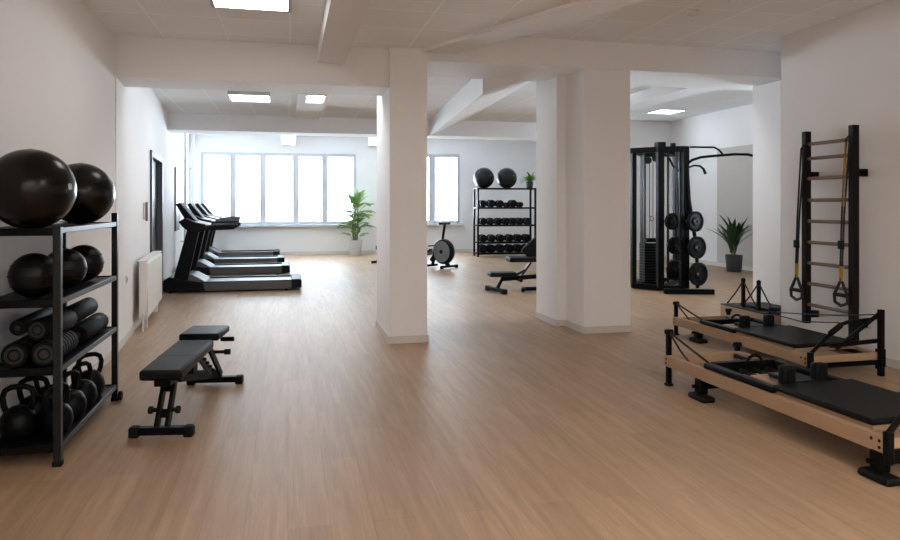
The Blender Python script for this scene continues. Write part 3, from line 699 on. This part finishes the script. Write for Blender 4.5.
MB().cyl((.12, -.25, .06), (.125, -.262, .063), .012).build('valve_plug', M['pdark'], t2)
dup(t2, (5.96, 18.72, 1.89 + .284), label='dark grey exercise ball on top of the far rack, right of the pair')
t = thing('potted_fern', 'small bushy green plant on top of the far rack beside the balls', 'potted plant', (6.62, 18.68, 1.89))
pot(t, .08, .11, .18, M['potd'])
fm = MB()
for k in range(46): leaf_strip(fm, (random.uniform(-.04, .04), random.uniform(-.04, .04), .15), k * 2.4, random.uniform(.24, .48), .022, random.uniform(.5, 1.5), random.uniform(.5, 2.0), 7)
fm.build('foliage', M['leaf'], t)
def dumbbell(label, p, r, L, group):
    t = thing('dumbbell', label, 'dumbbell', p, 0, group)
    for s in (-1, 1):
        y = s * (L / 2 - .04)
        MB().lathe([(0, -.05), (r * .8, -.05), (r, -.035), (r, .035), (r * .8, .05), (0, .05)], (0, y, 0), (0, 1, 0), 10).build('weight_head', M['iron'], t)
    MB().cyl((0, -L / 2, 0), (0, L / 2, 0), .018, seg=10).build('grip', M['gmetal'], t)
    return t
def row(xs, z, rs, group, words):
    first = None
    for k, (px, r) in enumerate(zip(xs, rs)):
        q = onY(px, 210, 18.7); lab = words[k]
        dumbbell(lab, (q.x, 18.72, z + r), r, .3, group)
ordn = ['first', 'second', 'third', 'fourth', 'fifth', 'sixth', 'seventh']
row([482.5, 490.8, 499.3, 506.5, 512.3, 519.5], 1.36, [.10, .105, .10, .07, .105, .075], 'dumbbells on the upper shelf of the far rack', ['black dumbbell on the far rack\'s upper shelf, %s from the left' % o for o in ordn])
row([482.5, 490, 498, 505.6, 512.5, 519.4, 527], .875, [.098] * 7, 'dumbbells on the middle shelf of the far rack', ['black dumbbell on the far rack\'s middle shelf, %s from the left' % o for o in ordn])
row([482.5, 491, 500, 509, 517.5, 526], .40, [.105] * 6, 'dumbbells on the lower tray of the far rack', ['black dumbbell on the far rack\'s lower tray, %s from the left' % o for o in ordn])
row([482.5, 491, 500, 509, 517.5, 526], .10, [.116] * 6, 'dumbbells at the bottom of the far rack', ['heavy grey dumbbell at the bottom of the far rack, %s from the left' % o for o in ordn])

# ------------------------------------------------------------------ rowing machine
t = thing('rowing_machine', 'black rowing machine with a big flywheel under the right window, by the left column', 'rowing machine', (3.53, 15.33, 0), math.atan2(.6, .8))
MB().bar((-.25, 0, .05), (.25, 0, .05), .06, .05).build('front_foot', M['bmetal'], t, bevel=.006)
for x in (-.25, .25): MB().cyl((x - .03, 0, .04), (x + .03, 0, .04), .04).build('transport_wheel', M['rubber'], t, bevel=.006)
fw = MB().lathe([(0, -.085), (.20, -.085), (.265, -.07), (.285, -.04), (.285, .04), (.265, .07), (.20, .085), (0, .085)], (0, .16, .375), (1, 0, 0), 40).build('flywheel_cage', M['tblack'], t)
MB().lathe([(.05, -.092), (.235, -.092), (.235, -.08), (.05, -.08)], (0, .16, .375), (1, 0, 0), 40, closed=True).lathe([(.05, .092), (.235, .092), (.235, .08), (.05, .08)], (0, .16, .375), (1, 0, 0), 40, closed=True).build('vent_plate', M['plate'], fw)
vr = MB()
for rr in (.09, .13, .17, .21):
    for s in (-1, 1): vr.lathe([(rr, s * .090), (rr + .006, s * .090), (rr + .006, s * .096), (rr, s * .096)], (0, .16, .375), (1, 0, 0), 40, closed=True)
vr.lathe([(0, -.1), (.05, -.1), (.05, .1), (0, .1)], (0, .16, .375), (1, 0, 0), 24).build('vent_ring', M['tblack'], fw)
MB().bar((0, .02, .06), (0, .16, .2), .09, .07).build('fork', M['bmetal'], t, bevel=.006)
MB().bar((0, .2, .62), (0, .13, 1.0), .05, .04).build('monitor_arm', M['bmetal'], t, bevel=.006)
MB().box((-.17, .10, .985), (.17, .17, 1.035)).build('monitor', M['tblack'], t, bevel=.012)
MB().bar((0, .3, .33), (0, 2.35, .38), .06, .1).build('slide_rail', M['steel'], t, bevel=.004)
MB().bar((0, .35, .36), (0, .52, .14), .08, .1).bar((-.16, .5, .05), (.16, .5, .05), .05, .05).bar((0, .5, .06), (0, .46, .2), .06, .05).build('middle_stand', M['bmetal'], t, bevel=.006)
for x in (-.11, .11): MB().bar((x, .44, .42), (x, .72, .27), .11, .03).build('footplate', M['rubber'], t, bevel=.008)
MB().cyl((-.23, .42, .5), (.23, .42, .5), .016).build('pull_handle', M['rubber'], t)
MB().bar((0, 2.2, .36), (0, 2.3, .03), .06, .05).bar((-.2, 2.3, .03), (.2, 2.3, .03), .05, .06).build('rear_leg', M['bmetal'], t, bevel=.006)
MB().box((-.15, 1.5, .45), (.15, 1.75, .5)).box((-.05, 1.55, .37), (.05, 1.7, .45)).build('seat', M['pad'], t, bevel=.015)

# ------------------------------------------------------------------ cable machine
g0 = Vector((6.389, 10.36)); 
t = thing('cable_machine', 'black multi-station cable machine with pull-up bars right of the right column', 'gym machine', (0, 0, 0))
def upr(name, x, y, wx, wy, z1=2.4, m='bmetal', z0=.06): return MB().box((x - wx / 2, y - wy / 2, z0), (x + wx / 2, y + wy / 2, z1)).build(name, M[m], t, bevel=.006)
A = flo(685.5, 292); B = flo(660, 291); Cc = flo(633.5, 288.5)
upr('upright', A.x, A.y, .1, .08); upr('upright', B.x, B.y, .11, .09); upr('upright', Cc.x, Cc.y, .08, .08)
Dp = onY(676, 250, 11.5); upr('upright', Dp.x, 11.5, .09, .09)
Ep = onY(643, 250, 11.75); upr('upright', Ep.x, 11.75, .08, .08)
def xb(name, p, q, z, w=.08, h=.09, m='bmetal'): return MB().bar((p[0], p[1], z), (q[0], q[1], z), w, h).build(name, M[m], t, bevel=.006)
E2, D2 = (Ep.x, 11.75), (Dp.x, 11.5)
for p, q in (((Cc.x - .35, Cc.y + .35), B), (B, A), (A, D2), (B, D2), (Cc, E2), (E2, D2)): xb('top_beam', p, q, 2.36)
for p, q in ((Cc, B), (B, A), (B, D2), (Cc, E2), (E2, D2)): xb('base_beam', p, q, .055, .09, .09)
F1, F2 = flo(664, 294), flo(714, 294.5)
xb('front_foot', F1, F2, .045, .09, .08)
MB().box((B.x - .07, B.y - .07, 2.32), (B.x + .07, B.y + .07, 2.48)).build('top_plate', M['bmetal'], t, bevel=.006)
q = onY(673, 146, 10.9); MB().cyl((q.x, 10.9, 2.38), (q.x, 10.9, 2.5), .045).build('top_pulley', M['rubber'], t, bevel=.006)
# weight stack with guide rods, cables and pulleys
ws = onY(650.5, 265, 11.0)
for k in range(14):
    MB().box((ws.x - .15, 10.92, .12 + k * .047), (ws.x + .15, 11.12, .162 + k * .047)).build('weight_plate', M['iron'], t, bevel=.004)
MB().box((ws.x - .09, 10.95, .79), (ws.x + .09, 11.09, .86)).build('stack_carriage', M['bmetal'], t, bevel=.006)
for dx in (-.12, .12): MB().cyl((ws.x + dx, 11.02, .1), (ws.x + dx, 11.02, 2.32), .013).build('guide_rod', M['steel'], t)
MB().box((ws.x - .19, 10.93, .03), (ws.x + .19, 11.11, .115)).build('stack_base', M['bmetal'], t, bevel=.006)
for dx in (-.03, .035): MB().cyl((ws.x + dx, 10.98, .86), (ws.x + dx, 10.98, 2.2), .006).build('cable', M['rubber'], t)
for dx, z in ((-.06, 2.2), (.08, 2.24)): MB().cyl((ws.x + dx, 10.95, z), (ws.x + dx, 11.0, z), .06).build('pulley', M['rubber'], t, bevel=.006)
MB().lathe([(.03, -.008), (.045, -.008), (.045, .008), (.03, .008)], (ws.x + .0, 10.96, 1.2), (0, 1, 0), 16, closed=True).build('cable_ring', M['steel'], t)
# slanted smith bar, jammer arm and storage column
for px, yy in ((668, 10.9), (679.5, 10.6)):
    q = onY(px, 250, yy); MB().cyl((q.x, yy, .08), (q.x, yy, 2.33), .022).build('guide_bar', M['steel' if px > 675 else 'gmetal'], t)
q = onY(681, 250, 10.55); MB().cyl((q.x, 10.55, .08), (q.x, 10.55, 2.33), .028).build('guide_bar', M['gmetal'], t)
def GP(px, py, yy): v = onY(px, py, yy); return (v.x, yy, v.z)
MB().tube([GP(687, 166, 10.33), GP(689, 200, 10.31), GP(695, 238, 10.28), GP(697, 262, 10.26), GP(697.5, 288, 10.25)], .03, 10).build('storage_post', M['bmetal'], t)
MB().tube([GP(690, 147, 10.36), GP(714, 147.3, 10.3), GP(719, 150, 10.28), GP(723, 154.5, 10.25)], .016, 10).build('pull_up_grip', M['bmetal'], t)
MB().tube([GP(686, 165, 10.4), GP(692, 160, 10.3), GP(701, 157.2, 10.2), GP(715, 155.8, 10.05), GP(735, 154.2, 9.9), GP(748, 154.5, 9.8), GP(760, 157.5, 9.7)], .022, 10).build('pull_up_bar', M['bmetal'], t)
MB().tube([GP(687, 168, 10.36), GP(694, 165.5, 10.3), GP(700, 166, 10.25), GP(703.5, 169, 10.22), GP(705.5, 174, 10.2)], [.016, .016, .018, .022, .026], 10).build('lat_handle', M['rubber'], t)
MB().tube([GP(669, 158, 10.7), GP(673, 166, 10.65), GP(679, 171, 10.6), GP(682, 173, 10.6)], .018, 10).build('chin_handle', M['rubber'], t)
MB().bar(GP(676, 150, 10.5), GP(680, 292, 10.45), .03, .04).build('rack_strap', M['web'], t)
for px, py, yy in ((672, 221.5, 10.55), (675.5, 245.5, 10.55), (675, 270, 10.55), (695.3, 221.5, 10.22), (697, 247.5, 10.22), (698.3, 274, 10.22)):
    a = GP(px, py, yy + .12); b = GP(px, py, yy - .14); MB().cyl((b[0], a[1], b[2]), b, .024, seg=12).build('plate_horn', M['steel'], t)
ax = Vector((.25, -.97, 0)).normalized()
def wplate(label, p, r):
    o = thing('weight_disc', label, 'weight plate', p, 0, 'round weight plates on the cable machine')
    MB().lathe([(.027, -.028), (r * .42, -.028), (r * .48, -.012), (r * .8, -.012), (r * .88, -.032), (r, -.026), (r, .026), (r * .88, .032), (r * .8, .012), (r * .48, .012), (r * .42, .028), (.027, .028)], axis=ax, seg=36, closed=True).build('disc', M['iron'], o)
    MB().lathe([(.0255, -.034), (.05, -.034), (.05, .034), (.0255, .034)], axis=ax, seg=20, closed=True).build('hub_ring', M['gmetal'], o)
for lb, px, py, yy, r in (('upper weight disc on the outer horns at the right of the cable machine', 695.3, 221.5, 10.13, .165), ('middle weight disc on the outer horns at the right of the cable machine', 697, 247.5, 10.13, .182), ('lowest weight disc on the outer horns at the right of the cable machine', 698.3, 274, 10.13, .19),
                          ('upper weight disc on the inner horns behind the cable machine post', 672, 221.5, 10.45, .14), ('middle weight disc on the inner horns behind the cable machine post', 675.5, 245.5, 10.45, .15), ('lowest weight disc on the inner horns behind the cable machine post', 675, 270, 10.45, .17)):
    wplate(lb, GP(px, py, yy), r)

# ------------------------------------------------------------------ reformers
def reformer(label, loc, rz, L, W, zt, mat_y0, mat_y1, post_z, tall, near_legs):
    t = thing('pilates_reformer', label, 'pilates reformer', loc, rz)
    rw, rh = .042, .092
    for x in (0, W - rw):
        sr = MB().box((x, -L, zt - rh), (x + rw, 0, zt)).build('side_rail', M['oak'], t, bevel=.004)
        sb = MB()
        for y, z in ((-.03, zt - .03), (-.03, zt - .065), (-L + .05, zt - .03), (-L + .05, zt - .065), (-L + .1, zt - .03)):
            sb.cyl((x - .002, y, z), (x + rw + .002, y, z), .009, seg=10)
        sb.build('rail_bolt', M['bmetal'], sr)
    MB().box((rw, -.04, zt - rh), (W - rw, 0, zt - .01)).build('end_rail', M['oakx'], t, bevel=.004)
    MB().box((rw, -L + .004, zt - rh + .03), (W - rw, -L + .045, zt - .005)).build('end_rail', M['oakx'], t, bevel=.004)
    MB().box((.01, -L - .004, zt - rh - .012), (W - .01, -L + .06, zt - rh + .03)).build('end_beam', M['bmetal'], t, bevel=.005)
    for x in (-.006, W - .036): MB().box((x, -L - .01, zt - rh - .05), (x + .042, -L + .028, zt + .03)).build('corner_bracket', M['bmetal'], t, bevel=.006)
    # riser posts at the far end, with the cords that run to the carriage
    for x in (.022, W - .022):
        top = post_z if x < W / 2 else zt + .07
        ps = MB().box((x - .018, -.05, 0.0), (x + .018, -.014, top)).build('riser_post', M['bmetal'], t, bevel=.004)
        MB().box((x - .026, -.06, 0), (x + .026, -.004, .02)).build('post_foot', M['rubber'], ps, bevel=.005)
        MB().cyl((x - .03, -.034, top - .02), (x + .03, -.034, top - .02), .02).build('cord_pulley', M['rubber'], ps)
        if x > W / 2: continue
        MB().tube([(x, -.04, post_z - .02), (x + .05, -.2, (post_z + zt) / 2), (x + .10, -.42, zt + .01)], .009, 6).build('cord', M['web'], t)
        MB().tube([(x, -.05, post_z - .03), (x + .02, -.16, zt + .06), (x + .04, -.28, zt - .03)], .008, 6).build('cord', M['web'], t)
    # legs with broad feet
    for y in ((-.46, -L + .07) if near_legs else (-.46,)):
        for x in (.025, W - .025):
            lg = MB().box((x - .035, y - .035, .05), (x + .035, y + .035, zt - rh + .005)).build('leg', M['bmetal'], t, bevel=.005)
            MB().box((x - .055, y - .1, 0), (x + .055, y + .1, .042)).build('foot_pad', M['rubber'], lg, bevel=.018, seg=3)
            MB().cyl((x - .06, y + .02, .10), (x + .06, y + .02, .10), .014).build('leveller', M['bmetal'], lg)
        MB().bar((.04, y, .1), (W - .04, y, .1), .03, .04).build('leg_crossbar', M['bmetal'], t, bevel=.004)
    # slide tracks, springs, spring bar, wooden platform
    for x in (rw, W - rw - .03):
        MB().box((x, -L + .05, zt - .05), (x + .03, -.05, zt - .02)).build('slide_track', M['gmetal'], t, bevel=.003)
        MB().box((x - .03, mat_y0 - .02, zt + .001), (x + .035, -.50, zt + .04)).build('track_cover', M['bmetal'], t, bevel=.01)
    MB().box((rw + .03, -.56, zt - .05), (W - rw - .03, -.50, zt + .045)).build('spring_bar', M['bmetal'], t, bevel=.006)
    for k in range(4):
        x = .17 + k * (W - .34) / 3
        pts = []; n = 110; y0, y1 = -.56, mat_y0 + .36
        for i in range(n): pts.append((x + .014 * math.cos(i * .9), y0 + (y1 - y0) * i / (n - 1), zt - .02 + .014 * math.sin(i * .9)))
        MB().tube(pts, .0045, 4).build('spring', M['gmetal'], t)
    MB().box((rw + .05, -.34, zt - .1), (W - rw - .05, -.045, zt - .08)).build('foot_board', M['oakx'], t, bevel=.004)
    MB().box((rw + .12, mat_y0 + .12, zt - .004), (W - rw - .12, mat_y0 + .38, zt + .018)).build('head_board', M['oakx'], t, bevel=.006)
    MB().tube([(W * .55 + .06 * math.cos(a), -.6 + .0 * a, zt + .05 + .045 * math.sin(a)) for a in [i * PI / 10 for i in range(11)]], .012, 8).build('gear_handle', M['bmetal'], t)
    # carriage
    MB().box((rw + .006, mat_y1, zt - .012), (W - rw - .006, mat_y0, zt + .018)).build('carriage', M['oak'], t, bevel=.004)
    MB().box((.03, mat_y1 - .01, zt + .02), (W - .03, mat_y0, zt + .055)).build('carriage_mat', M['rpad'], t, bevel=.014, seg=3)
    for x in (.15, W - .28):
        sh = MB().box((x, mat_y0 + .03, zt + .02), (x + .10, mat_y0 + .1, zt + .155)).build('shoulder_block', M['pad'], t, bevel=.022, seg=3)
        MB().box((x + .035, mat_y0 - .02, zt + .018), (x + .085, mat_y0 + .12, zt + .045)).build('block_bracket', M['bmetal'], sh, bevel=.004)
    MB().box((.24, mat_y0 + .03, zt + .02), (W - .24, mat_y0 + .3, zt + .05)).build('headrest', M['pad'], t, bevel=.012, seg=3)
    # foot bar at the near end
    y0 = -L + .02
    MB().tube([(.03, y0, zt + .02), (W * .28, y0 + .03, zt + .13), (W * .55, y0 + .06, zt + .235), (W * .62, y0 + .06, zt + .25), (W - .03, y0 + .04, zt + .27)], .016, 10).build('foot_bar', M['bmetal'], t)
    MB().cyl((W * .36, y0 + .04, zt + .165), (W * .52, y0 + .055, zt + .225), .024).build('bar_grip', M['rubber'], t)
    if tall:
        MB().box((W - .02, -L - .02, zt - rh - .06 if near_legs else 0), (W + .022, -L + .022, tall)).build('corner_post', M['bmetal'], t, bevel=.004)
        MB().box((W - .026, -L - .026, zt - rh - .03), (W + .028, -L + .03, zt + .03)).build('post_clamp', M['bmetal'], t, bevel=.006)
        MB().bar((W, -L + .01, tall - .03), (W - .34, -L + .12, zt + .02), .024, .03).build('diagonal_brace', M['bmetal'], t, bevel=.004)
        MB().bar((W, -L, zt + .10), (W - .42, -L + .1, zt + .055), .024, .035).build('cross_brace', M['bmetal'], t, bevel=.004)
        if not near_legs: MB().box((-.006, -L - .012, 0), (.036, -L + .026, zt - rh)).build('corner_leg', M['bmetal'], t, bevel=.004)
    return t
reformer('beech pilates reformer with black carriage in the right foreground, nearest the camera', (2.94, 5.085, 0), math.radians(1.8), 2.085, .68, .245, -1.2, -1.95, .45, .5, True)
reformer('beech pilates reformer standing beside the stall bars, behind the nearest one', (4.17, 7.03, 0), 0, 2.1, .70, .2, -1.05, -1.88, .37, .56, False)
rp = MB().tube([(4.87, 4.95, .515), (4.95, 5.5, .42), (5.04, 6.1, .34), (5.12, 6.64, .275)], .006, 6).tube([(4.87, 4.95, .48), (4.9, 5.4, .37), (4.98, 6.0, .28), (5.13, 6.66, .255)], .006, 6)
tag(rp.build('rope', M['web']), 'black ropes stretched low past the stall bars behind the far reformer', 'rope')
rp = MB().tube([(3.72, 4.1, .012), (4.1, 4.22, .012), (4.5, 4.42, .012), (4.9, 4.42, .012), (5.15, 4.5, .012)], .007, 6)
tag(rp.build('floor_cord', M['web']), 'black cord lying on the floor between the reformers and the right wall', 'cord')

# ------------------------------------------------------------------ low wooden box with two cord posts
t = thing('pilates_box', 'low beech box with two black posts and cords, behind the far reformer', 'pilates box', (5.1, 6.66, 0))
MB().box((0, 0, 0.02), (.55, .86, .235)).build('box_body', M['oak'], t, bevel=.006)
MB().box((-.004, .0, .235), (.554, .864, .247)).build('box_lid', M['bmetal'], t, bevel=.008)
MB().box((-.012, -.014, .02), (.03, .03, .262)).build('corner_bracket', M['bmetal'], t, bevel=.006)
MB().box((-.004, .02, .05), (.0, .84, .075)).build('trim_strip', M['bmetal'], t, bevel=.001)
MB().box((.15, .2, .247), (.5, .7, .27)).build('pad', M['rpad'], t, bevel=.012, seg=3)
MB().cyl((.12, .07, .247), (.12, .07, .31), .045).build('cord_reel', M['rubber'], t, bevel=.012)
for x, y in ((.10, .56), (.12, .31)):
    ps = MB().box((x - .018, y - .018, .24), (x + .018, y + .018, .56)).build('cord_post', M['bmetal'], t, bevel=.004)
    MB().sphere((x, y, .56), .026, 16, 10).build('post_cap', M['rubber'], ps)
    for s in (-1, 1): MB().tube([(x, y, .55), (x - .005, y + s * .15, .38), (x - .01, y + s * .29, .25)], .009, 6).build('cord', M['web'], ps)

# ------------------------------------------------------------------ stall bars and suspension straps
SX, SY0, SY1 = 5.10, 6.077, 5.463
t = thing('stall_bars', 'dark wooden stall bars with nine rungs fixed to the right wall', 'stall bars', (SX, SY0, 0))
MB().box((-.035, -.035, .25), (.03, .025, 2.18)).build('upright', M['dwood'], t, bevel=.005)
MB().box((-.035, SY1 - SY0 - .03, .16), (.03, SY1 - SY0 + .035, 2.18)).build('upright', M['dwood'], t, bevel=.005)
for z in (2.05, 1.905, 1.705, 1.489, 1.278, 1.067, .858, .651, .44):
    r = MB().cyl((0, -.02, z), (0, SY1 - SY0 + .02, z), .0175, seg=14).build('rung', M['rung'], t)
for y in (0, SY1 - SY0):
    for z in (.34, 1.74):
        MB().box((.03, y - .028, z - .035), (.128, y + .028, z + .035)).cyl((.06, y - .05, z), (.06, y + .05, z), .016, seg=12).build('wall_bracket', M['bmetal'], t, bevel=.004)
def strap(label, y0, ztop, yh, zh, xoff, yel):
    t = thing('suspension_strap', label, 'suspension trainer', (SX + xoff, yh, zh), group=None)
    x = -.0
    dy = y0 - yh
    w = MB()
    def lay(pts, m=w): m.tube(pts, .011, 6, flat=.3)
    zt = ztop - zh
    lay([(x, .012, .2), (x, .012 + dy * .3, zt * .5), (x, .018 + dy, zt - .1), (x, dy + .012, zt - .02), (x, dy - .02, zt + .005)])
    lay([(x, -.012, .2), (x, -.016 + dy * .3, zt * .5), (x, -.024 + dy, zt - .1), (x, dy - .03, zt - .02), (x, dy - .02, zt + .005)])
    w.build('webbing', M['web'], t)
    yb = MB()
    for a, b in yel: yb.tube([(x - .006, .011 + dy * min(1, a / zt), a), (x - .006, .011 + dy * min(1, b / zt), b)], .013 if b < .5 else .006, 6, flat=.35).tube([(x - .006, -.011 + dy * min(1, a / zt), a), (x - .006, -.011 + dy * min(1, b / zt), b)], .013 if b < .5 else .004, 6, flat=.35)
    yb.build('yellow_webbing', M['yellow'], t)
    MB().box((-.02, -.025, .42), (.02, .025, .50)).build('cam_buckle', M['bmetal'], t, bevel=.006)
    MB().tube([(0, 0, .14), (0, .04, .06), (0, .082, -.01), (0, .076, -.08), (0, 0, -.11), (0, -.076, -.08), (0, -.082, -.01), (0, -.04, .06)], .015, 8, closed=True).build('foot_cradle', M['web'], t)
    MB().cyl((0, -.07, -.01), (0, .07, -.01), .019).build('foam_grip', M['rubber'], t)
p = onX(796.5, 289, SX - .05)
strap('black and yellow suspension strap hanging left of the stall bars', onX(802, 142, SX - .05).y, 2.03, p.y, p.z, -.05, [(.12, .26)])
MB_ = MB().cyl((SX - .05, onX(802, 142, SX - .05).y - .03, 2.035), (SX, SY0 + .01, 2.035), .012)
h = MB_.build('hook', M['bmetal'], None); tag(h, 'small black hook holding the left suspension strap on the stall bars', 'hook')
p = onX(841, 294, SX - .055)
strap('black and yellow suspension strap hanging in front of the rungs', onX(847, 133, SX - .055).y, 2.075, p.y, p.z, -.055, [(.12, .26), (.82, 1.42)])
